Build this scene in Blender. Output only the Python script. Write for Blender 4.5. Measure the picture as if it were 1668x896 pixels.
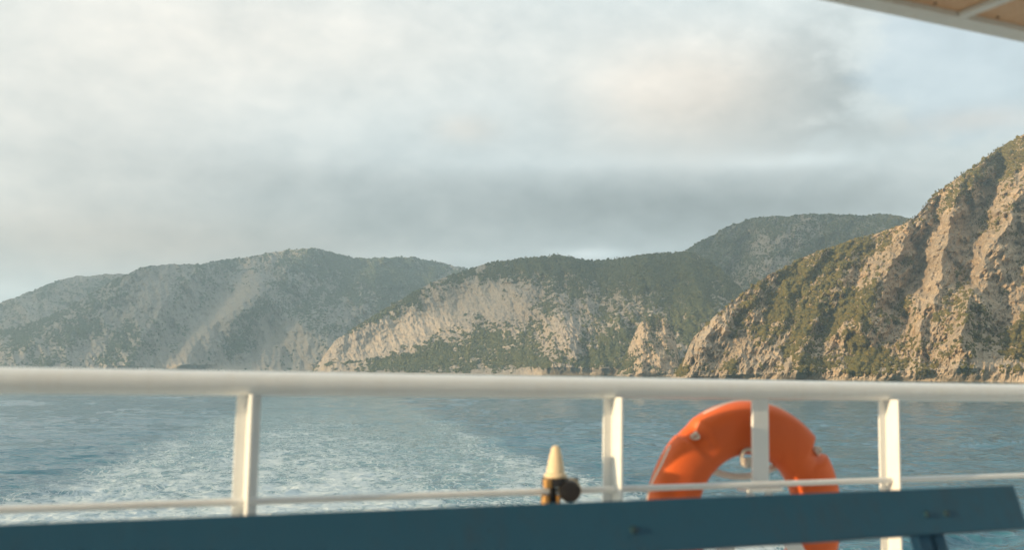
import bpy, bmesh, math, random
import numpy as np
from mathutils import Matrix, Vector

R = math.radians
scene = bpy.context.scene
for o in list(bpy.data.objects):
    bpy.data.objects.remove(o)
COL = scene.collection
rng = np.random.default_rng(7)
random.seed(7)

# ------------------------------------------------------------------ camera
EYE = 11.0
PITCH, ROLL, FOC = 5.46, 0.2, 1622.0
cam_d = bpy.data.cameras.new('camera')
cam_d.sensor_width = 36.0
cam_d.lens = 36.0 * FOC / 1668.0
cam_d.clip_start, cam_d.clip_end = 0.05, 60000
cam_d.dof.use_dof = True
cam_d.dof.focus_distance = 1500
cam_d.dof.aperture_fstop = 35.0 / 12.5
cam = bpy.data.objects.new('camera', cam_d)
COL.objects.link(cam)
CAM = Matrix.Rotation(R(90 + PITCH), 4, 'X') @ Matrix.Rotation(R(ROLL), 4, 'Z')
cam.matrix_world = Matrix.Translation((0, 0, EYE)) @ CAM
scene.camera = cam

# ------------------------------------------------------------------ sun and sky
SUN_AZ, SUN_EL = -118.0, 11.0          # azimuth from straight ahead, clockwise; elevation
sd = Vector((math.sin(R(SUN_AZ)) * math.cos(R(SUN_EL)), math.cos(R(SUN_AZ)) * math.cos(R(SUN_EL)), math.sin(R(SUN_EL))))
sun_d = bpy.data.lights.new('sun', 'SUN')
sun_d.energy = 5.0
sun_d.angle = R(0.5)
sun_d.color = (1.0, 0.72, 0.42)
sun = bpy.data.objects.new('sun', sun_d)
COL.objects.link(sun)
sun.rotation_euler = sd.to_track_quat('Z', 'Y').to_euler()
sun.location = (-40, -30, 60)

vs = scene.view_settings
vs.view_transform = 'Standard'
vs.look = 'None'
vs.exposure = 0.72
vs.gamma = 1.0
vs.use_curve_mapping = False

scene.render.engine = 'CYCLES'
cy = scene.cycles
cy.use_denoising = True
cy.denoiser = 'OPENIMAGEDENOISE'
cy.max_bounces = 8
cy.diffuse_bounces = 3
cy.glossy_bounces = 3
cy.volume_bounces = 1
cy.transparent_max_bounces = 32
cy.sample_clamp_indirect = 6


class NT:
    """small node-graph writer"""
    def __init__(s, tree):
        s.t = tree
        s.t.nodes.clear()

    def n(s, kind, **kw):
        nd = s.t.nodes.new(kind)
        for k, v in kw.items():
            setattr(nd, k, v)
        return nd

    def put(s, sock, v):
        if isinstance(v, bpy.types.NodeSocket):
            s.t.links.new(v, sock)
        elif v is not None:
            sock.default_value = v

    def m(s, op, a, b=None, c=None, clamp=False):
        nd = s.n('ShaderNodeMath', operation=op, use_clamp=clamp)
        for i, v in enumerate((a, b, c)):
            s.put(nd.inputs[i], v)
        return nd.outputs[0]

    def v(s, op, a, b=None):
        nd = s.n('ShaderNodeVectorMath', operation=op)
        s.put(nd.inputs[0], a)
        s.put(nd.inputs[1], b)
        return nd.outputs['Value' if op in ('LENGTH', 'DOT_PRODUCT') else 0]

    def ramp(s, x, lo, hi, a=0.0, b=1.0):
        nd = s.n('ShaderNodeMapRange', interpolation_type='SMOOTHSTEP')
        for i, v in enumerate((x, lo, hi, a, b)):
            s.put(nd.inputs[i], v)
        return nd.outputs[0]

    def noise(s, vec, scale, detail=4, rough=0.55, dist=0.0, kind='FBM'):
        nd = s.n('ShaderNodeTexNoise', noise_dimensions='3D')
        nd.noise_type = kind
        s.put(nd.inputs['Vector'], vec)
        for k, v in (('Scale', scale), ('Detail', detail), ('Roughness', rough), ('Distortion', dist)):
            s.put(nd.inputs[k], v)
        return nd.outputs[0]

    def mix(s, f, a, b):
        nd = s.n('ShaderNodeMix', data_type='RGBA')
        s.put(nd.inputs[0], f)
        s.put(nd.inputs[6], a)
        s.put(nd.inputs[7], b)
        return nd.outputs[2]

    def xyz(s, x, y, z):
        nd = s.n('ShaderNodeCombineXYZ')
        for i, v in enumerate((x, y, z)):
            s.put(nd.inputs[i], v)
        return nd.outputs[0]

    def sep(s, v):
        nd = s.n('ShaderNodeSeparateXYZ')
        s.put(nd.inputs[0], v)
        return nd.outputs

    def attr(s, name):
        return s.n('ShaderNodeAttribute', attribute_name=name).outputs['Fac']

    def bump(s, h, dist, strength=1.0, normal=None):
        nd = s.n('ShaderNodeBump')
        s.put(nd.inputs['Strength'], strength)
        s.put(nd.inputs['Distance'], dist)
        s.put(nd.inputs['Height'], h)
        s.put(nd.inputs['Normal'], normal)
        return nd.outputs[0]

    def bsdf(s, color, rough=0.6, normal=None, metal=0.0, spec=0.5, **kw):
        b = s.n('ShaderNodeBsdfPrincipled')
        s.put(b.inputs['Base Color'], color)
        s.put(b.inputs['Roughness'], rough)
        s.put(b.inputs['Metallic'], metal)
        s.put(b.inputs['Specular IOR Level'], spec)
        s.put(b.inputs['Normal'], normal)
        for k, v in kw.items():
            s.put(b.inputs[k], v)
        o = s.n('ShaderNodeOutputMaterial')
        s.t.links.new(b.outputs[0], o.inputs[0])
        return b


def C4(r, g, b):
    return (r, g, b, 1.0)


def pix_dir(px, py):
    """world azimuth (rad, clockwise from +Y) and tan(elevation) of a photo pixel"""
    d = CAM.to_3x3() @ Vector(((px - 834) / FOC, -(py - 448) / FOC, -1))
    return math.atan2(d.x, d.y), d.z / math.hypot(d.x, d.y)


world = bpy.data.worlds.new('World')
scene.world = world
world.use_nodes = True
g = NT(world.node_tree)
geo = g.n('ShaderNodeTexCoord').outputs['Generated']
dx, dy, dz = g.sep(g.v('NORMALIZE', geo))
sky = g.n('ShaderNodeTexSky', sky_type='NISHITA')
sky.sun_disc = False
sky.sun_elevation = R(SUN_EL)
sky.sun_rotation = R(SUN_AZ)
sky.air_density, sky.dust_density, sky.ozone_density = 1.0, 2.0, 1.5
az = g.m('ARCTAN2', dx, dy)
hor = g.m('SQRT', g.m('ADD', g.m('MULTIPLY', dx, dx), g.m('MULTIPLY', dy, dy)))
el = g.m('DIVIDE', dz, g.m('MAXIMUM', hor, 0.001))
elp = g.m('MAXIMUM', el, 0.0)
# seen from below, cloud banks flatten towards the horizon
cp = g.xyz(g.m('MULTIPLY', az, 6.0), g.m('MULTIPLY', g.m('POWER', g.m('ADD', elp, 0.03), 0.85), 9.0), 0.0)
big = g.noise(cp, 0.8, 6, 0.52, 0.5)
med = g.noise(g.v('ADD', cp, (7.3, 2.1, 4.0)), 2.0, 6, 0.52, 0.3)
fin = g.noise(g.v('ADD', cp, (1.3, 9.1, 2.0)), 6.0, 5, 0.5, 0.2)
puff = g.m('ADD', g.m('MULTIPLY', g.m('SUBTRACT', big, 0.5), 1.0),
           g.m('ADD', g.m('MULTIPLY', g.m('SUBTRACT', med, 0.5), 0.8), g.m('MULTIPLY', g.m('SUBTRACT', fin, 0.5), 0.55)))


def blob(px, py, rx, ry, amp, tilt=0.0):
    a0, e0 = pix_dir(px, py)
    u = g.m('DIVIDE', g.m('SUBTRACT', az, a0), rx / FOC)
    w = g.m('DIVIDE', g.m('SUBTRACT', el, e0), ry / FOC)
    if tilt:
        c, s_ = math.cos(tilt), math.sin(tilt)
        u, w = (g.m('ADD', g.m('MULTIPLY', u, c), g.m('MULTIPLY', w, s_)),
                g.m('SUBTRACT', g.m('MULTIPLY', w, c), g.m('MULTIPLY', u, s_)))
    d2 = g.m('ADD', g.m('MULTIPLY', u, u), g.m('MULTIPLY', w, w))
    return g.m('MULTIPLY', g.m('EXPONENT', g.m('MULTIPLY', d2, -1.0)), amp)


def total(parts):
    t = parts[0]
    for p in parts[1:]:
        t = g.m('ADD', t, p)
    return t


# how much cloud stands in each part of the sky
cover = total([g.m('MULTIPLY', puff, 1.1), g.m('ADD', 0.0, 0.75),
               blob(1600, 110, 200, 110, -1.2), blob(1560, 20, 150, 120, -0.6), blob(800, 60, 60, 40, -0.3),
               blob(1150, 150, 230, 130, 0.6), blob(1400, 190, 100, 40, 0.4)])
mask = g.ramp(cover, 0.05, 0.5, 0.80, 1.0)
# the big cumulus on the right: its lit face, and its shaded flank ending in a billowed edge
wob = g.m('MULTIPLY', g.m('ADD', g.m('SUBTRACT', med, 0.5), g.m('MULTIPLY', g.m('SUBTRACT', fin, 0.5), 0.45)), 0.13)
a_r, _e = pix_dir(1385, 150)
edge_r = g.ramp(g.m('ADD', az, wob), a_r + 0.024, a_r - 0.034)
_a, e_lo = pix_dir(1250, 262)
_a, e_hi = pix_dir(1250, 20)
rows = g.m('MULTIPLY', g.ramp(g.m('ADD', el, wob), e_lo - 0.015, e_lo + 0.03), g.ramp(g.m('ADD', el, wob), e_hi + 0.05, e_hi - 0.06))
flank = g.m('MULTIPLY', g.m('MULTIPLY', edge_r, rows), blob(1330, 160, 190, 150, 1.0))
# how bright each part of the cloud is: sunlit flanks up and to the left, grey undersides low down
lum = total([g.m('MULTIPLY', puff, 0.20), g.m('ADD', 0.0, 0.485),
             blob(40, 130, 460, 300, 0.055), blob(560, 60, 420, 150, 0.05), blob(1330, 335, 240, 55, -0.07), blob(1110, 125, 140, 90, 0.13), g.m('MULTIPLY', flank, -0.15),
             blob(560, 345, 520, 78, -0.12), blob(250, 405, 420, 40, -0.07), blob(950, 350, 340, 62, -0.12), blob(700, 300, 220, 30, -0.04), blob(420, 285, 160, 24, -0.03),
             blob(1250, 320, 320, 44, -0.08), blob(1420, 215, 70, 26, -0.07),
             blob(1000, 265, 220, 16, 0.06), blob(1290, 262, 110, 12, 0.10), blob(690, 418, 120, 12, 0.07),
             blob(20, 480, 90, 22, 0.22), blob(968, 414, 60, 10, 0.2)])
warm = g.m('ADD', total([blob(60, 200, 380, 320, 0.6), blob(1110, 150, 170, 100, 1.1), blob(760, 210, 55, 25, 0.5),
                         blob(250, 400, 380, 50, 0.6), blob(560, 60, 420, 130, 0.5), blob(1590, 195, 90, 20, 0.9)]),
            g.m('MULTIPLY', puff, 0.4), clamp=True)
tint = g.mix(warm, C4(0.92, 1.02, 1.03), C4(1.09, 1.0, 0.89))
ccol = g.v('MULTIPLY', tint, g.xyz(lum, lum, lum))
# below the horizon the world is only what the far sea would show
bg_sky = g.n('ShaderNodeBackground')
g.put(bg_sky.inputs[0], sky.outputs[0])
bg_sky.inputs[1].default_value = 0.15
bg_cl = g.n('ShaderNodeBackground')
g.put(bg_cl.inputs[0], ccol)
bg_cl.inputs[1].default_value = 1.0
mx = g.n('ShaderNodeMixShader')
g.put(mx.inputs[0], mask)
g.put(mx.inputs[1], bg_sky.outputs[0])
g.put(mx.inputs[2], bg_cl.outputs[0])
wo = g.n('ShaderNodeOutputWorld')
g.put(wo.inputs[0], mx.outputs[0])


# ------------------------------------------------------------------ helpers
def mat(name, fn):
    m = bpy.data.materials.new(name)
    m.use_nodes = True
    fn(NT(m.node_tree))
    return m


def tag(o, label=None, cat=None, group=None, kind=None):
    for k, v in (('label', label), ('category', cat), ('group', group), ('kind', kind)):
        if v:
            o[k] = v
    return o


def link(name, me, material=None, parent=None, mw=None):
    if material:
        me.materials.append(material)
    o = bpy.data.objects.new(name, me)
    COL.objects.link(o)
    if parent:
        o.parent = parent
    if mw is not None:
        o.matrix_world = mw
    return o


def empty(name, mw):
    o = bpy.data.objects.new(name, None)
    o.empty_display_size = 0.2
    COL.objects.link(o)
    o.matrix_world = mw
    return o


def mesh_np(name, verts, quads=None, tris=None, smooth=True, attrs=None):
    me = bpy.data.meshes.new(name)
    me.vertices.add(len(verts))
    me.vertices.foreach_set('co', np.asarray(verts, np.float32).ravel())
    nq = 0 if quads is None else len(quads)
    nt = 0 if tris is None else len(tris)
    me.loops.add(nq * 4 + nt * 3)
    idx = np.concatenate([np.asarray(a, np.int32).ravel() for a in (quads, tris) if a is not None])
    me.loops.foreach_set('vertex_index', idx)
    me.polygons.add(nq + nt)
    st = np.concatenate([np.arange(nq) * 4, nq * 4 + np.arange(nt) * 3]).astype(np.int32)
    me.polygons.foreach_set('loop_start', st)
    me.polygons.foreach_set('use_smooth', np.full(nq + nt, smooth))
    for k, a in (attrs or {}).items():
        at = me.attributes.new(k, 'FLOAT', 'POINT')
        at.data.foreach_set('value', np.asarray(a, np.float32).ravel())
    me.update(calc_edges=True)
    return me


def grid_quads(nr, nc):
    i = np.arange(nr * nc).reshape(nr, nc)
    return np.stack([i[:-1, :-1], i[:-1, 1:], i[1:, 1:], i[1:, :-1]], -1).reshape(-1, 4)


_perm = np.random.default_rng(3).permutation(4096)
_ga = np.random.default_rng(4).uniform(0, 2 * np.pi, 4096)


def perlin(x, y, seed=0):
    xi, yi = np.floor(x).astype(np.int64), np.floor(y).astype(np.int64)
    xf, yf = x - xi, y - yi
    u, w = xf * xf * xf * (xf * (xf * 6 - 15) + 10), yf * yf * yf * (yf * (yf * 6 - 15) + 10)

    def gr(ix, iy, fx, fy):
        a = _ga[_perm[(_perm[(ix + seed * 131) & 4095] + iy) & 4095]]
        return np.cos(a) * fx + np.sin(a) * fy
    a = gr(xi, yi, xf, yf)
    b = gr(xi + 1, yi, xf - 1, yf)
    c = gr(xi, yi + 1, xf, yf - 1)
    d = gr(xi + 1, yi + 1, xf - 1, yf - 1)
    return 1.5 * ((a + (b - a) * u) + ((c + (d - c) * u) - (a + (b - a) * u)) * w)


def fbm(x, y, octs=5, rough=0.5, seed=0):
    t, a = 0, 1
    for k in range(octs):
        t = t + a * perlin(x, y, seed + k)
        x, y, a = x * 2.03, y * 2.03, a * rough
    return t


def ridged(x, y, octs=4, rough=0.5, seed=0):
    t, a, s = 0, 1, 0
    for k in range(octs):
        t = t + a * (1 - 2.2 * np.abs(perlin(x, y, seed + k)))
        s += a
        x, y, a = x * 2.03, y * 2.03, a * rough
    return t / s


# ------------------------------------------------------------------ sea
WAKE_AZ = -10.3


def sea():
    fine = np.radians(np.linspace(-36, 36, 1100))
    az_ = np.concatenate([np.radians(np.linspace(-180, -37, 60)), fine, np.radians(np.linspace(37, 180, 60))])
    te = np.concatenate([[EYE / 4, EYE / 10, EYE / 22], np.linspace(EYE / 38, EYE / 420, 620),
                         EYE / np.geomspace(440, 1500, 60), EYE / np.array([2500, 4000, 7000, 12000, 26000.])])
    r = EYE / te
    A, RR = np.meshgrid(az_, r)
    x, y = RR * np.sin(A), RR * np.cos(A)
    z = np.zeros_like(x)
    # swell and chop, faded where the grid can no longer carry them
    for k, (L, amp, stretch, ang) in enumerate(((26, .30, 2.2, .5), (11, .42, 2.6, .3), (5.2, .42, 2.4, .7), (2.6, .30, 2.0, .2), (1.4, .19, 1.7, .9), (.8, .09, 1.6, .4))):
        c, s = math.cos(ang), math.sin(ang)
        u, w = (x * c + y * s) / (L * stretch), (-x * s + y * c) / L
        wv = 1 - 2.0 * np.abs(perlin(u + .4 * perlin(u * .7, w * .7, 40 + k), w, 20 + k))
        gust = np.clip(.8 + 1.0 * perlin(x / (L * 6) + 9, y / (L * 9), 60 + k), .15, 1.8)
        z += amp * wv * gust * np.exp(-(RR / (L * 60)) ** 2)
    # the wake: flattened, churned water behind the stern
    sa, ca = math.sin(R(WAKE_AZ)), math.cos(R(WAKE_AZ))
    along, lat = x * sa + y * ca, x * ca - y * sa
    lat = lat + 3.5 * perlin(along / 30, lat / 22, 55)
    hw = 27.0
    band = np.clip((hw - np.abs(lat)) / 7, 0, 1) * (np.cos(A) > 0)
    z = z * (1 - .55 * band) + band * .13 * fbm(lat / 2.3, along / 4.5, 4, .6, 70) * np.exp(-(RR / 160) ** 2)
    edge = np.exp(-((np.abs(lat) - hw + 3) / 5) ** 2)
    foam = band * (.50 + .32 * np.exp(-((lat + 4) / 17) ** 2)) + .42 * edge * (np.cos(A) > 0)
    foam *= (.30 + .62 * np.exp(-((along - 50) / 190) ** 2))
    foam += .24 * np.exp(-((along - 55) / 38) ** 2) * np.exp(-(lat / 60) ** 2)
    me = mesh_np('sea', np.stack([x, y, z], -1).reshape(-1, 3), grid_quads(*x.shape), attrs={'foam': foam, 'band': band})

    def f(n):
        pos = n.n('ShaderNodeNewGeometry').outputs['Position']
        px, py, pz = n.sep(pos)
        lx = n.m('SUBTRACT', n.m('MULTIPLY', px, ca), n.m('MULTIPLY', py, sa))
        ly = n.m('ADD', n.m('MULTIPLY', px, sa), n.m('MULTIPLY', py, ca))
        wp = n.xyz(lx, n.m('MULTIPLY', ly, 0.6), 0.0)
        w1 = n.noise(wp, 0.75, 6, 0.66, 1.2)
        w2 = n.noise(wp, 0.13, 4, 0.6, 0.8)
        lace = n.noise(n.v('ADD', wp, (31, 5, 0)), 0.32, 5, 0.6, 1.8)
        fo = n.attr('foam')
        s_ = n.m('ADD', n.m('MULTIPLY', w1, 0.6), n.m('MULTIPLY', w2, 0.4))
        th = n.m('SUBTRACT', 0.76, n.m('MULTIPLY', fo, 0.46))
        fm = n.ramp(s_, n.m('SUBTRACT', th, 0.04), n.m('ADD', th, 0.18))
        line = n.ramp(n.m('ABSOLUTE', n.m('SUBTRACT', lace, 0.5)), 0.045, 0.0)
        fm = n.m('MAXIMUM', fm, n.m('MULTIPLY', line, n.ramp(fo, 0.15, 0.75)))
        fm = n.m('MULTIPLY', fm, n.ramp(fo, 0.04, 0.25))
        milky = n.m('MULTIPLY', n.attr('band'), 0.5)
        wc = n.mix(milky, C4(0.038, 0.140, 0.190), C4(0.17, 0.32, 0.35))
        col = n.mix(n.m('MULTIPLY', fm, 0.60), wc, C4(0.80, 0.83, 0.83))
        rp = n.xyz(n.m('MULTIPLY', px, 0.55), py, pz)
        r1 = n.noise(rp, 0.9, 5, 0.6, 0.4)
        r2 = n.noise(rp, 0.17, 4, 0.6, 0.6)
        nm = n.bump(r2, 0.9, 0.8)
        nm = n.bump(r1, 0.34, 0.9, nm)
        nm = n.bump(fm, 0.12, 0.6, nm)
        n.bsdf(col, n.m('ADD', n.m('MULTIPLY', fm, 0.5), 0.06), nm, spec=0.5, IOR=1.333)
    o = link('sea', me, mat('sea_water', f))
    tag(o, 'blue grey open sea with short chop and a pale foaming wake', 'sea', kind='structure')


sea()


# ------------------------------------------------------------------ mountains
def interp_line(pts):
    d = np.array([pix_dir(*p) for p in pts])
    return d[:, 0], d[:, 1]


def seg_dist(X, Y, pts):
    """distance in photo pixels to a polyline, and signed side (positive to its right)"""
    best = np.full(X.shape, 1e9)
    side = np.zeros(X.shape)
    for (x0, y0), (x1, y1) in zip(pts[:-1], pts[1:]):
        ex, ey = x1 - x0, y1 - y0
        L2 = ex * ex + ey * ey
        t = np.clip(((X - x0) * ex + (Y - y0) * ey) / L2, 0, 1)
        d = np.hypot(X - x0 - t * ex, Y - y0 - t * ey)
        sg = np.sign((X - x0) * ey - (Y - y0) * ex)
        side = np.where(d < best, sg, side)
        best = np.minimum(best, d)
    return best, side


def gauss(X, Y, x, y, rx, ry, amp, deg=0.0):
    c, s = math.cos(R(deg)), math.sin(R(deg))
    u, w = ((X - x) * c + (Y - y) * s) / rx, (-(X - x) * s + (Y - y) * c) / ry
    return amp * np.exp(-(u * u + w * w))


H0 = 603.0


def rock_material(name, rock_a, rock_b, green_a, green_b, scale):
    def f(n):
        pos = n.n('ShaderNodeNewGeometry').outputs['Position']
        p2 = n.v('MULTIPLY', pos, (1, 1, 0.55))
        n1 = n.noise(p2, 0.012 / scale, 6, 0.62, 0.6)
        n2 = n.noise(p2, 0.07 / scale, 6, 0.65, 0.3)
        n3 = n.noise(p2, 0.30 / scale, 5, 0.65, 0.0)
        strat = n.noise(n.v('MULTIPLY', pos, (0.25, 0.25, 1.6)), 0.05 / scale, 5, 0.6, 1.5)
        t = n.ramp(n.m('ADD', n.m('MULTIPLY', n1, 0.4), n.m('ADD', n.m('MULTIPLY', n2, 0.35), n.m('MULTIPLY', strat, 0.35))), 0.36, 0.72)
        rock = n.mix(t, rock_a, rock_b)
        crack = n.ramp(n.m('ABSOLUTE', n.m('SUBTRACT', n.noise(n.v('MULTIPLY', pos, (1, 1, 0.4)), 0.05 / scale, 5, 0.6, 1.0), 0.5)), 0.03, 0.0)
        rock = n.mix(n.m('MULTIPLY', crack, 0.45), rock, C4(*[c * 0.5 for c in rock_a[:3]]))
        rust = n.ramp(n.noise(n.v('MULTIPLY', pos, (1, 1, 0.25)), 0.03 / scale, 5, 0.65, 0.5), 0.52, 0.68)
        rock = n.mix(n.m('MULTIPLY', rust, 0.5), rock, C4(rock_b[0] * .98, rock_b[1] * .84, rock_b[2] * .62))
        rock = n.mix(n.ramp(n3, 0.52, 0.36), rock, C4(*[c * 0.55 for c in rock_a[:3]]))
        pale = n.attr('pale')
        rock = n.mix(n.m('MULTIPLY', pale, n.ramp(n.m('ADD', n2, strat), 0.60, 1.05)), rock, C4(0.44, 0.37, 0.29))
        gr = n.mix(n.ramp(n3, 0.35, 0.65), green_a, green_b)
        vg = n.attr('veg')
        q = n.m('ADD', n.m('MULTIPLY', n2, 0.6), n.m('MULTIPLY', n3, 0.6))
        th = n.m('SUBTRACT', 1.0, n.m('MULTIPLY', vg, 0.52))
        vm = n.m('MULTIPLY', n.ramp(q, n.m('SUBTRACT', th, 0.06), n.m('ADD', th, 0.06)), 0.75)
        col = n.mix(vm, rock, gr)
        nm = n.bump(n2, 7.0 * scale, 0.6)
        nm = n.bump(n3, 2.0 * scale, 0.6, nm)
        n.bsdf(col, 0.95, nm, spec=0.1)
    return mat(name, f)


def hill(name, label, crest, rs, rc, relief, veg, pale, material, nu, nv, seed, back=900.0, gamma=1.0, jag=1.0):
    """terrain over a traced skyline: rs, rc = range of the foot and of the crest, as (photo x, metres) pairs"""
    ca, ce = interp_line(crest)
    az_ = np.linspace(ca[0], ca[-1], nu)
    px_of = np.array([pix_dir(x, H0)[0] for x in range(-700, 2600, 10)])
    PXc = np.interp(az_, px_of, np.arange(-700, 2600, 10))
    tc = np.interp(az_, ca, ce)
    rsv = np.interp(PXc, *zip(*rs))
    rcv = np.interp(PXc, *zip(*rc))
    sm = np.ones(9) / 9
    s_m = az_ * np.mean(rcv)
    tc = np.convolve(np.pad(tc, 4, 'edge'), sm, 'valid')
    tc = tc + jag * (2.2 * perlin(s_m / 60, s_m * 0, seed + 9) + 1.2 * perlin(s_m / 19, s_m * 0, seed + 10) + .6 * perlin(s_m / 7, s_m * 0, seed + 11)) / FOC
    v = np.linspace(0, 1, nv)[:, None]
    tb = -(EYE + 1.5) / rsv
    tc = np.maximum(tc, tb + 0.002)
    TE = tb + (tc - tb) * v
    PX = np.broadcast_to(PXc, TE.shape)
    PY = H0 - TE * FOC
    rr = rsv + (rcv - rsv) * v ** gamma
    S, Hh = np.broadcast_to(s_m, TE.shape), TE * rr
    D = relief(PX, PY, S, Hh, v + 0 * PX)
    fade = np.clip(v * 14, 0, 1)
    rr = rr + D * fade
    X, Y, Z = rr * np.sin(az_), rr * np.cos(az_), EYE + TE * rr
    Z = np.where(v == 0, -1.5, Z)
    # the far side, running down behind the crest
    nb = 24
    kb = np.linspace(0, 1, nb + 1)[1:, None]
    rb = rr[-1] + back * kb
    zt = Z[-1]
    zb = zt + (-6 - zt) * (kb ** 1.3) + 8 * perlin(S[:1] / 90 + 0 * kb, kb * 5 + 0 * S[:1], seed + 3) * (kb < 1)
    zb = np.minimum(zb, EYE + (tc - 0.0006) * rb)
    allx = np.concatenate([X, rb * np.sin(az_)])
    ally = np.concatenate([Y, rb * np.cos(az_)])
    allz = np.concatenate([Z, zb])
    vg = np.clip(veg(PX, PY, S, Hh), 0, 1)
    pl = np.clip(pale(PX, PY, S, Hh), 0, 1)
    vgall = np.concatenate([vg, np.broadcast_to(vg[-1], (nb, nu)).clip(.5, 1)])
    plall = np.concatenate([pl, np.zeros((nb, nu))])
    P = np.stack([allx, ally, allz], -1)
    me = mesh_np(name, P.reshape(-1, 3), grid_quads(*allx.shape), attrs={'veg': vgall, 'pale': plall})
    o = link(name, me, material)
    tag(o, label, 'mountain', kind='structure')
    return dict(P=P[:nv], veg=vg, nu=nu, nv=nv, PX=PX, PY=PY)


_ico = None


def clump_prototypes(n=8):
    out = []
    for k in range(n):
        bm = bmesh.new()
        bmesh.ops.create_icosphere(bm, subdivisions=1, radius=1.0)
        vv = np.array([v.co for v in bm.verts])
        ff = np.array([[q.index for q in p.verts] for p in bm.faces])
        bm.free()
        r_ = np.random.default_rng(100 + k)
        vv = vv * r_.uniform(.62, 1.25, (len(vv), 1))
        if k >= 5:                       # rounder trees keep a foot
            vv[:, 2] = vv[:, 2] * 1.15 + .35
        else:
            vv[:, 2] = vv[:, 2] * .75 + .2
        out.append((vv, ff))
    return out


CLUMPS = clump_prototypes()


def scatter(name, label, hd, count, smin, smax, material, seed, gamma=1.6, cat='scrub'):
    """bushes and low trees as one mass of small irregular clumps, rooted on the slope"""
    r_ = np.random.default_rng(seed)
    P = hd['P']
    nv, nu = hd['nv'], hd['nu']
    n = count * 4
    i = r_.uniform(1, nv - 1.01, n)
    j = r_.uniform(0, nu - 1.01, n)
    i0, j0 = i.astype(int), j.astype(int)
    fi, fj = (i - i0)[:, None], (j - j0)[:, None]
    p = (P[i0, j0] * (1 - fi) * (1 - fj) + P[i0 + 1, j0] * fi * (1 - fj) + P[i0, j0 + 1] * (1 - fi) * fj + P[i0 + 1, j0 + 1] * fi * fj)
    w = hd['veg'][i0, j0]
    patch = fbm(p[:, 0] / 26 + p[:, 2] / 31, p[:, 1] / 33 + p[:, 2] / 24, 3, .6, seed)
    keep = r_.random(n) < np.clip(w * 1.25 + .55 * patch * (w > .03) - .12, 0, 1) ** gamma
    keep &= p[:, 2] > 3
    p, w = p[keep][:count], w[keep][:count]
    n = len(p)
    size = smin + (smax - smin) * r_.random(n) ** 2.2
    size *= .8 + .4 * w
    which = r_.integers(0, len(CLUMPS), n)
    rot = r_.uniform(0, 2 * np.pi, n)
    V, F, T, off = [], [], [], 0
    tone = r_.random(n)
    for k, (vv, ff) in enumerate(CLUMPS):
        s = np.nonzero(which == k)[0]
        if not len(s):
            continue
        c, sn = np.cos(rot[s])[:, None], np.sin(rot[s])[:, None]
        x = vv[None, :, 0] * c - vv[None, :, 1] * sn
        y = vv[None, :, 0] * sn + vv[None, :, 1] * c
        z = np.broadcast_to(vv[None, :, 2], x.shape)
        q = np.stack([x, y, z], -1) * size[s][:, None, None] * .5 + p[s][:, None, :]
        V.append(q.reshape(-1, 3))
        F.append((ff[None] + (np.arange(len(s)) * len(vv))[:, None, None] + off).reshape(-1, 3))
        T.append(np.repeat(tone[s], len(vv)))
        off += len(s) * len(vv)
    me = mesh_np(name, np.concatenate(V), tris=np.concatenate(F), smooth=False, attrs={'tone': np.concatenate(T)})
    o = link(name, me, material)
    tag(o, label, cat, kind='stuff')


def foliage_material(name, a, b, c):
    def f(n):
        t = n.attr('tone')
        pos = n.n('ShaderNodeNewGeometry').outputs['Position']
        nz = n.noise(pos, 1.4, 3, 0.6)
        big = n.noise(pos, 0.02, 3, 0.6)
        col = n.mix(t, a, b)
        col = n.mix(n.ramp(big, 0.45, 0.65), col, c)
        n.bsdf(col, 0.85, n.bump(nz, 1.2, 0.9), spec=0.15)
    return mat(name, f)


def ridge(X, Y, pts, w, amp):
    d, _ = seg_dist(X, Y, pts)
    return -amp * np.clip(1 - d / w, 0, 1) ** 1.2


def gully(X, Y, pts, w, amp):
    d, _ = seg_dist(X, Y, pts)
    return amp * np.exp(-(d / w) ** 2)


far_rock = rock_material('far_rock', C4(.22, .20, .18), C4(.34, .31, .27), C4(.055, .07, .04), C4(.085, .095, .05), 2.2)
mid_rock = rock_material('mid_rock', C4(.27, .235, .20), C4(.42, .365, .30), C4(.05, .065, .032), C4(.085, .09, .042), 1.4)
near_rock = rock_material('near_rock', C4(.27, .21, .145), C4(.54, .42, .29), C4(.055, .06, .028), C4(.10, .095, .04), 1.0)
far_leaf = foliage_material('far_scrub', C4(.04, .055, .03), C4(.075, .09, .045), C4(.055, .07, .035))
mid_leaf = foliage_material('mid_scrub', C4(.042, .060, .030), C4(.125, .120, .046), C4(.075, .085, .038))
near_leaf = foliage_material('near_scrub', C4(.060, .066, .025), C4(.18, .14, .042), C4(.13, .115, .036))


def terrace(S, Hh, step, amp, seed):
    """ledges: the slope alternates steep faces and flat shelves"""
    t = (Hh + .9 * step * fbm(S / (step * 3.5), Hh / (step * 4), 4, .6, seed)) / step
    f = t - np.floor(t)
    return amp * (f * f * (3 - 2 * f) - f) * 2


# farthest ridge on the left
def rel_a(X, Y, S, Hh, v):
    return 90 * fbm(S / 420, Hh / 500, 5, .5, 201) - 60 * ridged(S / 260 + Hh / 300, Hh / 700, 4, .5, 207)


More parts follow.
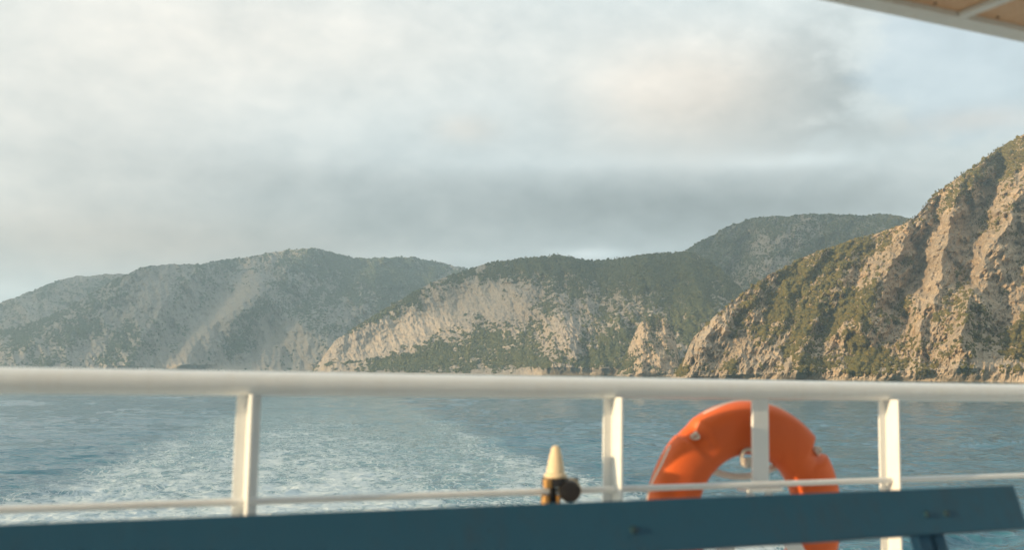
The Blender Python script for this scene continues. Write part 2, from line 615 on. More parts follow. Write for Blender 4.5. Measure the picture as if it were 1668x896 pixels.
ha = hill('hills', 'pale hazy ridge farthest away behind the left mountain',
     [(-420, 575), (-260, 560), (-120, 535), (0, 495), (60, 470), (100, 455), (125, 450), (190, 446), (240, 448), (330, 470), (430, 520), (520, 575)],
     [(-700, 4700), (2600, 4700)], [(-700, 5300), (2600, 5300)], rel_a,
     lambda X, Y, S, Hh: .5 + .5 * fbm(S / 150, Hh / 150, 4, .6, 211), lambda X, Y, S, Hh: 0 * X, far_rock, 500, 160, 200)
scatter('scrub', 'faint scrub on the pale ridge farthest left', ha, 9000, 6.0, 13.0, far_leaf, 30)


# big mountain on the left
def rel_b(X, Y, S, Hh, v):
    d = ridge(X, Y, [(235, 436), (170, 500), (60, 560), (10, 600)], 70, 190)
    d += ridge(X, Y, [(340, 432), (270, 490), (230, 560), (215, 602)], 60, 170)
    d += ridge(X, Y, [(415, 485), (330, 545), (290, 602)], 50, 190)
    d += ridge(X, Y, [(475, 520), (520, 560), (545, 590)], 45, 170)
    d += ridge(X, Y, [(500, 408), (440, 470), (400, 510)], 60, 160)
    d += ridge(X, Y, [(620, 425), (600, 480), (560, 540)], 60, 140)
    d += gully(X, Y, [(365, 440), (350, 500), (240, 595)], 28, 120)
    d += gully(X, Y, [(480, 500), (420, 550), (390, 602)], 22, 110)
    q = S / 130 + Hh / 210
    d -= 26 * ridged(S / 48 + Hh / 110, Hh / 150, 5, .6, 236)
    return d - 55 * ridged(q, Hh / 420, 5, .55, 231) + 34 * fbm(S / 70, Hh / 110, 6, .6, 241) + terrace(S, Hh, 34, 12, 246)


def veg_b(X, Y, S, Hh):
    t = .32 + .42 * fbm(S / 90, Hh / 90, 5, .6, 251)
    t += gauss(X, Y, 660, 450, 140, 70, .55) + gauss(X, Y, 540, 420, 110, 35, .35) + gauss(X, Y, 300, 445, 120, 22, .35)
    t += gauss(X, Y, 390, 545, 22, 60, .55, 40) + gauss(X, Y, 205, 570, 45, 60, .4) + gauss(X, Y, 500, 520, 40, 40, .35)
    t += gauss(X, Y, 60, 520, 130, 40, .2)
    t -= gauss(X, Y, 345, 535, 22, 90, .9, 42) + gauss(X, Y, 470, 550, 60, 30, .8, 20) + gauss(X, Y, 255, 480, 26, 95, .55, 25) + gauss(X, Y, 300, 500, 14, 70, .5, 40) + gauss(X, Y, 180, 540, 16, 60, .5, 35)
    t -= gauss(X, Y, 340, 595, 160, 16, .5)
    return t


hb = hill('hills', 'large hazy grey green mountain on the left shore',
          [(-460, 600), (-330, 585), (-160, 566), (-60, 552), (0, 540), (60, 525), (105, 503), (145, 480), (200, 449), (235, 434), (270, 431),
           (330, 430), (365, 423), (405, 419), (440, 412), (470, 407), (500, 404), (525, 406), (545, 413), (575, 420), (605, 422), (640, 419), (665, 419),
           (690, 423), (720, 428), (755, 436), (800, 455), (860, 490), (930, 550)],
          [(-700, 3700), (0, 3600), (520, 3500), (2600, 3500)], [(-700, 4400), (200, 4500), (500, 4700), (760, 4800), (2600, 4800)],
          rel_b, veg_b, lambda X, Y, S, Hh: gauss(X, Y, 480, 560, 70, 30, .6, 20) + gauss(X, Y, 350, 520, 15, 70, .5, 42) + gauss(X, Y, 330, 602, 220, 7, .7),
          far_rock, 900, 330, 230, gamma=.9)
scatter('scrub', 'low dark scrub dotting the hazy left mountain', hb, 26000, 6.0, 13.0, far_leaf, 31)


# peak behind, its top lost in cloud
def rel_c(X, Y, S, Hh, v):
    d = ridge(X, Y, [(1300, 352), (1255, 440), (1235, 500)], 60, 120)
    d += ridge(X, Y, [(1120, 412), (1150, 470), (1130, 560)], 40, 90)
    d += gully(X, Y, [(1220, 400), (1190, 470), (1110, 600)], 26, 120)
    return d - 45 * ridged(S / 110 - Hh / 200, Hh / 300, 5, .55, 261) + 26 * fbm(S / 55, Hh / 90, 6, .6, 266) - 14 * ridged(S / 34, Hh / 70, 4, .6, 268)


def veg_c(X, Y, S, Hh):
    t = .95 + .32 * fbm(S / 80, Hh / 80, 5, .6, 271)
    t -= gauss(X, Y, 1265, 435, 45, 25, .6, -30) + gauss(X, Y, 1300, 385, 80, 18, .3, -20) + gauss(X, Y, 1180, 480, 40, 30, .25)
    return t


hc = hill('hills', 'dark wooded peak rising behind the middle mountain and the steep right one',
          [(960, 560), (1000, 500), (1050, 450), (1090, 422), (1117, 408), (1140, 394), (1180, 371), (1210, 361), (1235, 354), (1280, 351), (1330, 348), (1370, 350),
           (1410, 350), (1450, 349), (1475, 353), (1530, 370), (1600, 420), (1700, 520)],
          [(-700, 2600), (2600, 2600)], [(-700, 3300), (2600, 3500)], rel_c, veg_c, lambda X, Y, S, Hh: 0 * X, mid_rock, 560, 300, 260)
scatter('woodland', 'dense dark woodland covering the peak behind the middle mountain', hc, 36000, 4.0, 9.5, mid_leaf, 32, 1.2, 'woodland')


# middle mountain with the pale cliff
def rel_d(X, Y, S, Hh, v):
    d = ridge(X, Y, [(905, 418), (900, 470), (925, 540), (930, 600)], 60, 55)
    d += ridge(X, Y, [(1060, 415), (1040, 470), (1000, 540), (985, 600)], 60, 60)
    d += gully(X, Y, [(890, 470), (850, 560), (840, 600)], 30, 45)
    d += gully(X, Y, [(985, 430), (980, 500), (955, 590)], 24, 45)
    # the long cliff: steep band from the left foot up to the middle
    cl, side = seg_dist(X, Y, [(525, 588), (600, 545), (690, 500), (760, 470), (815, 462)])
    below = np.where(side > 0, cl, -cl)
    d += 75 * (1 / (1 + np.exp(below / 9))) * np.clip((850 - X) / 60, 0, 1) - 20
    col = ridged(S / 26 + .25 * Hh / 26, Hh / 160, 3, .5, 281)
    inb = np.exp(-((below - 22) / 34) ** 2) * np.clip((850 - X) / 60, 0, 1)
    d += -4 * col * inb
    d += gauss(X, Y, 925, 555, 26, 42, -50) + gauss(X, Y, 965, 520, 16, 40, -35)
    q = S / 100 + Hh / 230
    rt = np.clip((X - 780) / 120, .3, 1)
    d -= 11 * np.clip(rt, .3, 1) * ridged(S / 27 + Hh / 80, Hh / 70, 5, .6, 288)
    return d - 46 * rt * ridged(q, Hh / 240, 5, .55, 283) + 17 * rt * fbm(S / 42, Hh / 60, 6, .6, 286) + terrace(S, Hh, 22, 8, 289)


def veg_d(X, Y, S, Hh):
    t = .34 + .34 * fbm(S / 60, Hh / 60, 5, .6, 291)
    t += gauss(X, Y, 1060, 440, 200, 32, .65) + gauss(X, Y, 870, 432, 90, 14, .5, -8) + gauss(X, Y, 1120, 480, 60, 70, .45)
    t += gauss(X, Y, 760, 470, 110, 9, .4, -24) + gauss(X, Y, 640, 505, 100, 9, .5, -27)
    t += gauss(X, Y, 760, 570, 140, 26, .32, -6) + gauss(X, Y, 640, 592, 110, 10, .4) + gauss(X, Y, 860, 590, 110, 14, .3) + gauss(X, Y, 1010, 575, 60, 30, .4)
    t -= gauss(X, Y, 660, 535, 130, 26, 1.0, -27) + gauss(X, Y, 800, 490, 60, 34, .5) + gauss(X, Y, 560, 565, 50, 22, .8)
    t -= gauss(X, Y, 925, 550, 24, 40, .5) + gauss(X, Y, 1130, 460, 40, 9, .5) + gauss(X, Y, 1000, 606, 150, 5, 1.2)
    return t


hd_ = hill('hills', 'middle mountain with a long pale cliff on its left',
           [(505, 612), (520, 590), (535, 570), (548, 553), (580, 533), (620, 508), (660, 485), (700, 462), (740, 446), (775, 435), (792, 429), (830, 425), (870, 420), (900, 416),
            (930, 420), (965, 426), (1000, 423), (1050, 416), (1080, 412), (1110, 410), (1140, 416), (1175, 440), (1210, 475), (1240, 520), (1262, 570), (1280, 612)],
           [(-700, 2700), (520, 2600), (800, 2350), (1060, 2050), (1250, 2050), (2600, 2000)], [(-700, 2750), (540, 2720), (700, 2800), (900, 2850), (1100, 2750), (1250, 2600), (2600, 2600)],
           rel_d, veg_d, lambda X, Y, S, Hh: gauss(X, Y, 660, 540, 130, 30, .65, -27) + gauss(X, Y, 800, 490, 50, 30, .4) + gauss(X, Y, 1000, 608, 140, 5, 1.0),
           mid_rock, 1000, 360, 280)
scatter('scrub', 'green scrub and low pines on the middle mountain', hd_, 44000, 2.4, 9.5, mid_leaf, 33)


# knoll at the mouth of the gorge
def rel_e(X, Y, S, Hh, v):
    return terrace(S, Hh, 12, 4, 303) - 9 * ridged(S / 24 + Hh / 60, Hh / 70, 5, .6, 301) + 7 * fbm(S / 14, Hh / 22, 4, .55, 306) + ridge(X, Y, [(1050, 520), (1045, 610)], 26, 22) + ridge(X, Y, [(1076, 585), (1070, 612)], 16, 16)


he = hill('hills', 'small rocky knoll at the mouth of the gorge',
          [(1004, 613), (1014, 592), (1022, 572), (1032, 548), (1042, 527), (1055, 517), (1070, 513), (1084, 517), (1093, 532), (1101, 556), (1106, 585), (1112, 613)],
          [(-700, 1930), (2600, 1930)], [(-700, 2030), (2600, 2030)], rel_e,
          lambda X, Y, S, Hh: .28 + .5 * fbm(S / 30, Hh / 30, 4, .6, 311) + gauss(X, Y, 1070, 516, 40, 12, .5) + gauss(X, Y, 1015, 590, 16, 30, .5),
          lambda X, Y, S, Hh: 0 * X + .3, near_rock, 190, 170, 300, back=160)
scatter('scrub', 'scattered bushes on the small rocky knoll', he, 1100, 2.5, 6, mid_leaf, 34)


# steep mountain on the right
def rel_f(X, Y, S, Hh, v):
    X0, Y0 = X, Y
    X = X0 + 13 * fbm(S / 55, Hh / 70, 4, .6, 351)
    Y = Y0 + 13 * fbm(S / 60, Hh / 55, 4, .6, 356)
    d = ridge(X, Y, [(1530, 310), (1480, 400), (1430, 480), (1395, 540)], 46, 84)
    d += ridge(X, Y, [(1580, 330), (1550, 420), (1520, 500), (1500, 560)], 40, 84)
    d += ridge(X, Y, [(1800, 240), (1668, 355), (1600, 450), (1560, 560)], 52, 120)
    d += ridge(X, Y, [(1470, 368), (1370, 480), (1310, 570), (1290, 612)], 46, 56)
    d += ridge(X, Y, [(1260, 448), (1190, 510), (1130, 585)], 34, 45)
    d += ridge(X, Y, [(1350, 408), (1260, 520), (1215, 600)], 40, 34)
    d += gully(X, Y, [(1650, 270), (1610, 360), (1578, 470)], 22, 95)
    d += gully(X, Y, [(1540, 340), (1500, 440), (1470, 520)], 13, 48)
    d += gully(X, Y, [(1440, 390), (1370, 500), (1330, 560)], 18, 52)
    d += gully(X, Y, [(1300, 450), (1235, 550), (1220, 600)], 14, 22)
    d += gauss(X, Y, 1620, 610, 130, 26, -50) + gauss(X, Y, 1440, 612, 100, 16, -35)
    q = S / 62 - Hh / 120
    d -= 22 * ridged(q, Hh / 170 + S / 500, 5, .55, 321)
    w = 6 * fbm(S / 30, Hh / 30, 3, .5, 361)
    d -= 13 * ridged((S + w) / 26 - Hh / 44, (Hh + w) / 60, 4, .6, 326)
    cells = np.abs(fbm(S / 17 - Hh / 60, Hh / 24, 4, .6, 366))
    return d + 11 * fbm(S / 24, Hh / 28, 5, .62, 331) - 9 * cells + terrace(S, Hh, 17, 8, 369) + terrace(S, Hh + S * .35, 41, 9, 372)


def veg_f(X, Y, S, Hh):
    t = .27 + .42 * fbm(S / 44 - Hh / 90, Hh / 60, 5, .6, 341)
    t += gauss(X, Y, 1640, 270, 120, 45, .65, -38) + gauss(X, Y, 1370, 430, 130, 26, .45, -28) + gauss(X, Y, 1640, 555, 110, 22, .5, -14)
    t += gauss(X, Y, 1400, 590, 60, 18, .45) + gauss(X, Y, 1330, 520, 50, 60, .3, 30) + gauss(X, Y, 1420, 470, 25, 60, .3, 30)
    t -= gauss(X, Y, 1520, 420, 80, 100, .5, 25) + gauss(X, Y, 1640, 450, 40, 70, .35) + gauss(X, Y, 1165, 540, 24, 50, .5, 35)
    t -= gauss(X, Y, 1600, 592, 110, 12, .3) + gauss(X, Y, 1250, 585, 60, 20, .3) + gauss(X, Y, 1400, 617, 400, 8, .9)
    return t


hf = hill('hills', 'steep sunlit rocky mountain on the right shore',
          [(1085, 622), (1105, 605), (1116, 580), (1128, 553), (1150, 530), (1172, 508), (1190, 493), (1220, 470), (1255, 446), (1290, 430), (1340, 407), (1390, 391),
           (1430, 380), (1470, 366), (1490, 353), (1505, 336), (1520, 318), (1545, 300), (1565, 285), (1590, 268), (1620, 247), (1645, 232), (1668, 218), (1720, 195), (1800, 165),
           (1900, 150), (2050, 170), (2250, 260), (2450, 420)],
          [(-700, 1500), (1100, 1400), (1400, 1270), (1668, 1200), (2600, 1150)], [(-700, 1500), (1110, 1480), (1250, 1600), (1470, 1720), (1560, 1750), (1668, 1820), (1900, 1900), (2600, 1800)],
          rel_f, veg_f, lambda X, Y, S, Hh: gauss(X, Y, 1600, 598, 130, 14, .7) + gauss(X, Y, 1165, 540, 24, 50, .6, 35) + gauss(X, Y, 1400, 618, 500, 8, 1.0) + gauss(X, Y, 1260, 585, 60, 18, .4),
          near_rock, 1500, 420, 320, gamma=.95)
scatter('scrub', 'olive green scrub and bushes on the steep right mountain', hf, 62000, 1.8, 6.6, near_leaf, 35)


# pines that stand clear of the scrub on the two nearer skylines
def pine_mesh(name, seed):
    r_ = random.Random(seed)
    bm = bmesh.new()
    h = 6.5
    bm_tube(bm, [(0, 0, -1.0), (.1, .05, h * .35), (.05, -.1, h * .8)], [.30, .2, .08], 6)
    nt_ = len(bm.faces)
    for k in range(16):
        t = r_.random()
        rad = (1.9 - 1.2 * t) * r_.random() ** .5
        a = r_.uniform(0, 6.283)
        c = Vector((rad * math.cos(a), rad * math.sin(a), h * (.38 + .58 * t)))
        sz = r_.uniform(.55, 1.1)
        q = bmesh.ops.create_icosphere(bm, subdivisions=1, radius=1.0)['verts']
        for v in q:
            v.co = c + Vector((v.co.x, v.co.y, v.co.z * .6)) * sz * r_.uniform(.6, 1.3)
    bm.faces.ensure_lookup_table()
    for i, f_ in enumerate(bm.faces):
        f_.material_index = 0 if i < nt_ else 1
    me = bpy.data.meshes.new(name)
    bm.to_mesh(me)
    bm.free()
    me.materials.append(bark)
    me.materials.append(near_leaf)
    return me


def plant_pines(hd, cols, drop, scale, label, group):
    r_ = random.Random(len(cols))
    P, nv = hd['P'], hd['nv']
    for k, px in enumerate(cols):
        j = int(np.argmin(np.abs(hd['PX'][0] - px)))
        i = nv - 1 - r_.randint(0, drop)
        p = P[i, j]
        o = bpy.data.objects.new('pine_tree', pines[k % len(pines)])
        COL.objects.link(o)
        o.location = p
        o.rotation_euler = (0, 0, r_.uniform(0, 6.28))
        s_ = scale * r_.uniform(.55, 1.15)
        o.scale = (s_, s_, s_ * r_.uniform(.85, 1.1))
        tag(o, label, 'tree', group)


# ------------------------------------------------------------------ the ship
SHIP = Matrix.Translation((0, 0, EYE)) @ Matrix.Rotation(R(23.6), 4, 'Z') @ Matrix.Rotation(R(0.86), 4, 'Y')


def at(x, y, z):
    return SHIP @ Matrix.Translation((x, y, z))


def bm_box(bm, x0, x1, y0, y1, z0, z1, bevel=0.0, mtx=None):
    b2 = bmesh.new()
    bmesh.ops.create_cube(b2, size=1.0)
    for v in b2.verts:
        v.co = Vector(((x0 + x1) / 2 + v.co.x * (x1 - x0), (y0 + y1) / 2 + v.co.y * (y1 - y0), (z0 + z1) / 2 + v.co.z * (z1 - z0)))
    if bevel:
        bmesh.ops.bevel(b2, geom=b2.edges[:], offset=bevel, segments=2, affect='EDGES', profile=.6)
    if mtx is not None:
        b2.transform(mtx)
    tmp = bpy.data.meshes.new('tmp')
    b2.to_mesh(tmp)
    b2.free()
    bm.from_mesh(tmp)
    bpy.data.meshes.remove(tmp)


def bm_tube(bm, pts, rad, seg=16, closed=False, cap=True):
    pts = [Vector(p) for p in pts]
    n = len(pts)
    rings = []
    for i, p in enumerate(pts):
        a = pts[(i - 1) % n] if closed or i > 0 else p
        b = pts[(i + 1) % n] if closed or i < n - 1 else p
        t = (b - a).normalized()
        up = Vector((0, 0, 1)) if abs(t.z) < .95 else Vector((0, 1, 0))
        s = t.cross(up).normalized()
        q = s.cross(t).normalized()
        r_ = rad[i] if isinstance(rad, (list, tuple)) else rad
        rings.append([bm.verts.new(p + (s * math.cos(2 * math.pi * k / seg) + q * math.sin(2 * math.pi * k / seg)) * r_) for k in range(seg)])
    m = n if closed else n - 1
    for i in range(m):
        a, b = rings[i], rings[(i + 1) % n]
        for k in range(seg):
            bm.faces.new((a[k], a[(k + 1) % seg], b[(k + 1) % seg], b[k]))
    if cap and not closed:
        bm.faces.new(list(reversed(rings[0])))
        bm.faces.new(rings[-1])


def bm_lathe(bm, prof, seg=28, mtx=None):
    """prof: (radius, z) from bottom to top, about the z axis"""
    rings = []
    for r_, z in prof:
        rings.append([bm.verts.new((r_ * math.cos(2 * math.pi * k / seg), r_ * math.sin(2 * math.pi * k / seg), z)) for k in range(seg)])
    for a, b in zip(rings[:-1], rings[1:]):
        for k in range(seg):
            bm.faces.new((a[k], a[(k + 1) % seg], b[(k + 1) % seg], b[k]))
    bm.faces.new(list(reversed(rings[0])))
    bm.faces.new(rings[-1])
    if mtx is not None:
        bmesh.ops.transform(bm, matrix=mtx, verts=[v for r_ in rings for v in r_])


def build(name, bm, material, parent=None, mw=None, smooth=False, label=None):
    bmesh.ops.recalc_face_normals(bm, faces=bm.faces[:])
    me = bpy.data.meshes.new(name)
    bm.to_mesh(me)
    bm.free()
    if smooth:
        me.polygons.foreach_set('use_smooth', np.full(len(me.polygons), True))
        try:
            me.set_sharp_from_angle(angle=R(40))
        except Exception:
            pass
    o = link(name, me, material, parent, mw)
    if label:
        o['label'] = label
    return o


def paint(name, col, rough=0.4, grime=(0.45, 0.40, 0.33), amount=0.25, bump=0.002, spec=0.4):
    def f(n):
        tc = n.n('ShaderNodeTexCoord').outputs['Object']
        a = n.noise(tc, 3.0, 5, 0.65, 0.4)
        b = n.noise(tc, 22.0, 4, 0.6)
        d = n.noise(n.v('MULTIPLY', tc, (9, 9, 1.3)), 4.0, 4, 0.6)
        t = n.ramp(n.m('ADD', n.m('MULTIPLY', a, 0.6), n.m('MULTIPLY', d, 0.4)), 0.45, 0.75)
        c = n.mix(n.m('MULTIPLY', t, amount), C4(*col), C4(*grime))
        spot = n.ramp(b, 0.69, 0.76)
        c = n.mix(n.m('MULTIPLY', spot, amount * 1.4), c, C4(*[x * .5 for x in grime]))
        nm = n.bump(n.m('ADD', a, n.m('MULTIPLY', b, 0.4)), bump, 0.8)
        n.bsdf(c, n.m('ADD', rough, n.m('MULTIPLY', t, 0.2)), nm, spec=spec)
    return mat(name, f)


white = paint('white_gloss_paint', (.80, .83, .83), .34, (.52, .44, .34), .2)
beam_white = paint('white_beam_paint', (.70, .71, .69), .5, (.45, .36, .26), .3)
deck_paint = paint('deck_paint', (.62, .60, .55), .7, (.12, .11, .10), .5, .004)
hull_paint = paint('hull_paint', (.72, .73, .72), .4, (.45, .33, .22), .3)
teal = paint('dark_teal_paint', (.021, .100, .170), .42, (.06, .07, .085), .40, .003, .35)
ply = paint('varnished_plywood', (.62, .40, .24), .5, (.40, .17, .09), .5)
orange = paint('orange_plastic', (.74, .135, .026), .48, (.52, .09, .02), .35, .001)
rope_m = paint('white_rope', (.72, .68, .60), .8, (.45, .38, .30), .5, .002)
cream = paint('cream_plastic', (.74, .60, .40), .45, (.50, .36, .22), .4)
black = paint('black_plastic', (.015, .015, .017), .35, (.04, .035, .03), .5)
brass = paint('dull_brass', (.48, .27, .09), .35, (.20, .11, .05), .6)
steel = paint('dark_bolt_paint', (.02, .06, .08), .35, (.08, .05, .03), .5)

# deck and stern
ZD = -1.10
bm = bmesh.new()
bm_box(bm, -4.2, 5.6, -6.0, 3.10, ZD - .12, ZD)
tag(build('deck_floor', bm, deck_paint, mw=SHIP), kind='structure')
bm = bmesh.new()
bm_box(bm, -4.15, 5.55, -5.9, 3.02, ZD - 10.0, ZD - .123, .15)
tag(build('ship_hull', bm, hull_paint, mw=SHIP), 'white stern hull of the ferry under the passenger deck', 'ship hull')

bark = paint('pine_bark', (.10, .075, .055), .9, (.06, .05, .04), .4)
pines = [pine_mesh('pine_tree', k) for k in range(5)]
r0 = random.Random(5)
plant_pines(hf, [1480 + 3.6 * k + r0.uniform(-2, 2) for k in range(52)], 5, 0.75, 'small pine among those along the skyline of the steep right mountain', 'pines on the skyline of the right mountain')
plant_pines(hd_, [795 + 5.2 * k + r0.uniform(-3, 3) for k in range(60)], 3, 1.0, 'small dark pine along the skyline of the middle mountain', 'pines on the skyline of the middle mountain')

# railing
rail = empty('ship_railing', at(0.45, 2.885, ZD))
tag(rail, 'white painted steel railing along the stern deck edge', 'railing')
RX = 0.45
YB = 2.885


def rl(x, y, z):
    return (x - RX, y - YB, z - ZD)


xs = [0.455 + 1.17 * k for k in range(-4, 5)]
bm = bmesh.new()
bm_tube(bm, [rl(-4.1 + .1 * k, YB, -.034) for k in range(97)], .035, 20)
build('handrail', bm, white, rail, smooth=True)
for zz, rr_ in ((-.359, .0105), (-.68, .0105), (-.97, .0105)):
    bm = bmesh.new()
    bm_tube(bm, [rl(-4.1, YB - .022, zz), rl(5.5, YB - .022, zz)], rr_, 12)
    build('rod', bm, white, rail, smooth=True)
for k, x in enumerate(xs):
    bm = bmesh.new()
    bm_box(bm, *[x - .034 - RX, x + .034 - RX], 0.0, .008, 0, ZD * -1 - .06, .0025)
    bm_box(bm, x - .0045 - RX, x + .0045 - RX, -.062, .002, .01, ZD * -1 - .063, .0025)
    bm_box(bm, x - .06 - RX, x + .06 - RX, -.08, .04, 0.001, .012, .002)
    build('post', bm, white, rail)
# short stanchion that carries the lifebuoy
xb = 2.215
bm = bmesh.new()
bm_box(bm, xb - .034 - RX, xb + .034 - RX, -.006, .006, -.352 - ZD, -.06 - ZD, .002)
bm_box(bm, xb - .075 - RX, xb + .075 - RX, -.030, .035, -.385 - ZD, -.372 - ZD, .002)
build('stanchion', bm, white, rail)
for s in (-1, 1):
    bm = bmesh.new()
    m4 = Matrix.Translation(rl(xb + s * .012, YB + .006, -.39)) @ Matrix.Rotation(-s * R(35), 4, 'Y')
    bm_box(bm, -.03, .03, -.005, .005, -.36, -.012, .002, m4)
    build('bracket', bm, white, rail)

# lifebuoy
LB = (2.240, 2.998, -.490)
RO, RI, TH = .415, .222, .064
buoy = empty('lifebuoy', at(*LB))
tag(buoy, 'orange ring lifebuoy hanging on the white stern railing', 'lifebuoy')
notch = [R(38), R(129), R(218), R(309)]
NA, NB = 192, 28
vv = np.zeros((NA, NB, 3))
for i in range(NA):
    a = 2 * math.pi * i / NA
    nd = min(abs((a - q + math.pi) % (2 * math.pi) - math.pi) for q in notch)
    w = max(0.0, min(1.0, (R(6.5) - nd) / R(2.6)))
    w = w * w * (3 - 2 * w)
    ro = RO - .005 * w
    rm, hw = (ro + RI) / 2, (ro - RI) / 2
    th = TH
    for j in range(NB):
        b = 2 * math.pi * j / NB
        cb, sb = math.cos(b), math.sin(b)
        e = .88
        cc = math.copysign(abs(cb) ** e, cb)
        ss = math.copysign(abs(sb) ** e, sb)
        r_ = rm + hw * cc
        dent = w * max(0.0, math.cos(b + R(42))) ** 3 * .030          # hand recess on the outer front
        r_ -= dent * .75
        vv[i, j] = (r_ * math.cos(a), th * ss + dent * .65, r_ * math.sin(a))
ii = np.arange(NA * NB).reshape(NA, NB)
q4 = np.stack([ii, np.roll(ii, -1, 1), np.roll(np.roll(ii, -1, 1), -1, 0), np.roll(ii, -1, 0)], -1).reshape(-1, 4)
me = mesh_np('ring', vv.reshape(-1, 3), q4)
link('ring', me, orange, buoy)
# grab line: bows out between the notches, tied into each of them
pts = []
for i in range(120):
    a = 2 * math.pi * i / 120
    nd = min(abs((a - q + math.pi) % (2 * math.pi) - math.pi) for q in notch)
    t = min(1.0, nd / R(14))
    pts.append(((.378 + .0335 * t * t * (3 - 2 * t)) * math.cos(a), .012 * math.sin(9 * a), (.378 + .0335 * t * t * (3 - 2 * t)) * math.sin(a)))
bm = bmesh.new()
bm_tube(bm, pts, .0055, 8, closed=True)
build('grab_line', bm, rope_m, buoy, smooth=True)
for q in notch:
    bm = bmesh.new()
    bm_tube(bm, [((.378 + .010 * math.cos(t)) * math.cos(q) - .012 * math.sin(t) * math.sin(q), -.030 - .010 * math.cos(2 * t),
                  (.378 + .010 * math.cos(t)) * math.sin(q) + .012 * math.sin(t) * math.cos(q)) for t in [2 * math.pi * k / 14 for k in range(14)]], .0055, 8, closed=True)
    build('knot', bm, rope_m, buoy, smooth=True)
bm = bmesh.new()
bm_tube(bm, [(-.22 + .44 * k / 24, .025, .215 - .075 * (1 - ((k - 12) / 12) ** 2)) for k in range(25)], .012, 10)
build('rope', bm, rope_m, buoy, smooth=True)
bm = bmesh.new()
bm_box(bm, -.055, -.005, -.075, -.035, .185, .215, .006)
bm_tube(bm, [(-.03 + .028 * math.cos(t), -.05, .215 + .03 * math.sin(t)) for t in [2 * math.pi * k / 16 for k in range(16)]], .007, 8, closed=True)
build('clip', bm, rope_m, buoy, smooth=True)

# cream cone on a clamp, on the thin rail
lamp = empty('stern_fitting', at(1.405, 2.858, -.40))
tag(lamp, 'cream ribbed cone on a black and brass clamp on the thin rail', 'rail fitting')
bm = bmesh.new()
bm_lathe(bm, [(.036, .085), (.036, .094), (.028, .100), (.027, .118), (.0245, .121), (.0235, .138), (.021, .141), (.020, .156), (.0165, .160), (.0155, .172), (.011, .180), (.004, .184)])
build('cone', bm, cream, lamp, smooth=True)
bm = bmesh.new()
bm_lathe(bm, [(.040, .058), (.043, .060), (.043, .078), (.040, .0845)])
bm_box(bm, .020, .076, -.014, .014, .056, .082, .004)
bm_box(bm, -.022, -.006, -.015, .015, -.07, .057, .003)
build('collar', bm, black, lamp, smooth=True)
bm = bmesh.new()
bm_box(bm, -.049, -.028, -.036, -.012, .055, .083, .003)
bm_box(bm, -.044, -.026, -.018, .018, -.07, .030, .004)
bm_box(bm, -.002, .012, -.018, .018, -.07, .030, .004)
build('clamp', bm, brass, lamp, smooth=True)
bm = bmesh.new()
KM = Matrix.Translation((.034, -.035, .045)) @ Matrix.Rotation(R(90), 4, 'X') @ Matrix.Rotation(R(-24), 4, 'Y')
bm_lathe(bm, [(.029, -.04), (.033, -.036), (.033, .022), (.030, .026), (.012, .027)], 28, KM)
build('knob', bm, black, lamp, smooth=True)
bm = bmesh.new()
bm_lathe(bm, [(.034, -.046), (.037, -.04), (.037, -.014), (.034, -.012)], 28, KM)
build('knob_ring', bm, cream, lamp, smooth=True)

# bench with its backrest towards the rail
bench = empty('deck_bench', at(1.0, 1.80, ZD))
tag(bench, 'dark teal painted slatted bench standing before the railing', 'bench')


def bl(x, y, z):
    return (x - 1.0, y - 1.80, z - ZD)


TILT = R(20)
x0b, x1b = -1.1, 2.457
for k in range(3):
    zt = -.283 - k * (.122 + .085) * math.cos(TILT)
    yt = 2.055 - k * (.122 + .085) * math.sin(TILT)
    bm = bmesh.new()
    m4 = Matrix.Translation(bl(0, yt, zt)) @ Matrix.Rotation(-TILT, 4, 'X')
    bm_box(bm, x0b, x1b, 0, .026, -.122, 0, .005, m4)
    s = build('backrest_slat', bm, teal, bench)
    for xc in (1.20, 2.10, 2.17, .1, -.75, -.81):
        bm = bmesh.new()
        m5 = m4 @ Matrix.Translation((xc, -.001, -.07)) @ Matrix.Rotation(R(90), 4, 'X')
        bm_lathe(bm, [(.010, -.004), (.010, .002), (.007, .0045), (.002, .005)], 14, m5)
        b_ = build('bolt', bm, steel, s, smooth=True)
for k in range(4):
    bm = bmesh.new()
    bm_box(bm, *[x0b - 1, x1b - 1], -.36 + .125 * k - .05, -.36 + .125 * k + .055, .435, .462, .004)
    build('seat_slat', bm, teal, bench)
for xc in (-.80, .15, 1.10, 2.115):
    bm = bmesh.new()
    m4 = Matrix.Translation(bl(xc, 2.085, -.30)) @ Matrix.Rotation(-TILT, 4, 'X')
    bm_box(bm, -.03, .012, .002, .034, -.46, -.03, .004, m4)
    bm_box(bm, .030, .065, .002, .034, -.46, -.03, .004, m4)
    build('back_support', bm, teal, bench)
    for yy in (-.34, .10):
        bm = bmesh.new()
        bm_box(bm, xc - 1 - .025, xc - 1 + .025, yy - .03, yy + .03, 0, .4345, .004)
        build('leg', bm, teal, bench)

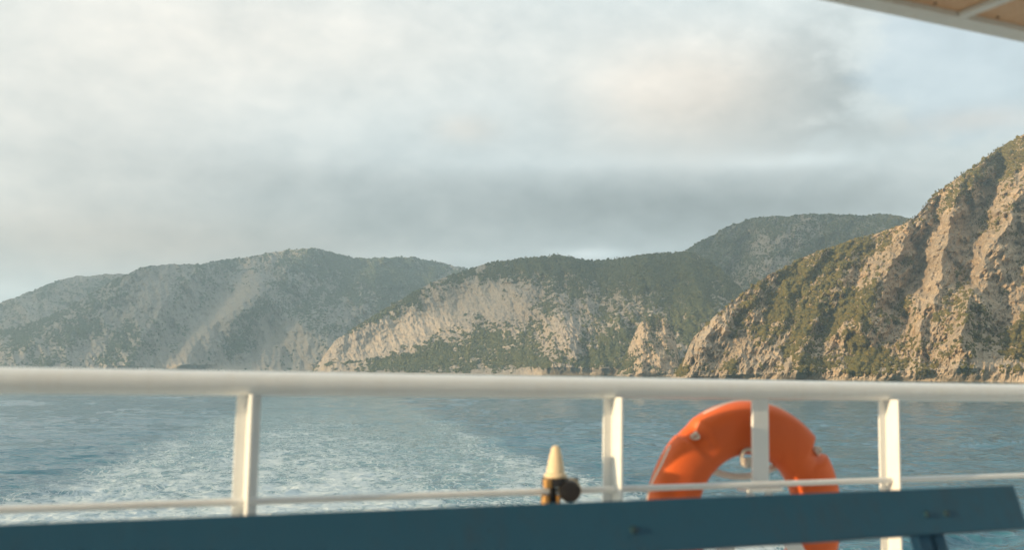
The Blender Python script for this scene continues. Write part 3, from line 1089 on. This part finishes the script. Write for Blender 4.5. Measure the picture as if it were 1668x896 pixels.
# canopy over the deck
can = empty('deck_canopy', at(1.0, 0, 1.05))
tag(can, 'white edged canopy with plywood underside over the deck', 'canopy')
bm = bmesh.new()
bm_box(bm, -5, 5, 2.034, 2.104, 0, .14, .003)
build('edge_beam', bm, beam_white, can)
bm = bmesh.new()
bm_box(bm, -5, 5, -.7, 2.0335, .0165, .035)
cl = build('ceiling_panel', bm, ply, can)
bm = bmesh.new()
for x in np.arange(-4.7, 4.9, .235):
    bm_lathe(bm, [(.005, -.002), (.004, .0015)], 8, Matrix.Translation((x + random.uniform(-.02, .02), 2.012, .0155)))
build('screw', bm, black, cl)['kind'] = 'stuff'
for k in range(-5, 6):
    xj = 1.285 + .9 * k
    if -4.9 < xj < 4.9:
        bm = bmesh.new()
        bm_box(bm, xj - .017, xj + .017, -.65, 2.0335, .001, .0162, .003)
        build('joist', bm, beam_white, can)

# ------------------------------------------------------------------ unseen low clouds off to the left, added to shade the farther mountains
def shade_cloud(su, ac, cz, lx, ly, lz, seed):
    """su: metres towards the sun, ac: metres across, both from the ship"""
    sh = Vector((math.sin(R(SUN_AZ)), math.cos(R(SUN_AZ))))
    ah = Vector((sh.y, -sh.x))
    r_ = np.random.default_rng(seed)
    bm = bmesh.new()
    bmesh.ops.create_icosphere(bm, subdivisions=5, radius=1.0)
    co = np.array([v.co for v in bm.verts])
    k = 1 + .26 * fbm(co[:, 0] * 2 + co[:, 2] * 1.3 + seed, co[:, 1] * 2 - co[:, 2] * 1.1, 5, .55, seed)
    co = co * k[:, None]
    co[:, 2] = np.where(co[:, 2] < 0, co[:, 2] * .2, co[:, 2])
    for v, c in zip(bm.verts, co):
        q = sh * (su + c[0] * lx) + ah * (ac + c[1] * ly)
        v.co = Vector((q.x, q.y, cz + c[2] * lz))
    o = build('shade_cloud', bm, cloud_mat, smooth=True)
    tag(o, kind='structure')


def cl_m(n):
    v = n.n('ShaderNodeVolumePrincipled')
    n.put(v.inputs['Color'], C4(.97, .98, 1.0))
    n.put(v.inputs['Density'], 0.0011)
    n.put(v.inputs['Anisotropy'], .3)
    o = n.n('ShaderNodeOutputMaterial')
    n.t.links.new(v.outputs[0], o.inputs['Volume'])


cloud_mat = mat('cloud_vapour', cl_m)
shade_cloud(1520, 2520, 870, 1050, 800, 520, 5)
shade_cloud(2850, 4700, 810, 1000, 1500, 460, 6)

# ------------------------------------------------------------------ haze
bm = bmesh.new()
bm_box(bm, -9500, 9500, -2500, 9000, -8, 660)


def hz(n):
    v = n.n('ShaderNodeVolumePrincipled')
    n.put(v.inputs['Color'], C4(.74, .92, 1.0))
    n.put(v.inputs['Density'], 1.4e-4)
    n.put(v.inputs['Anisotropy'], .58)
    o = n.n('ShaderNodeOutputMaterial')
    n.t.links.new(v.outputs[0], o.inputs['Volume'])


hzo = build('haze', bm, mat('haze_air', hz))
tag(hzo, 'thin pale sea haze in front of the mountains', 'haze', kind='stuff')
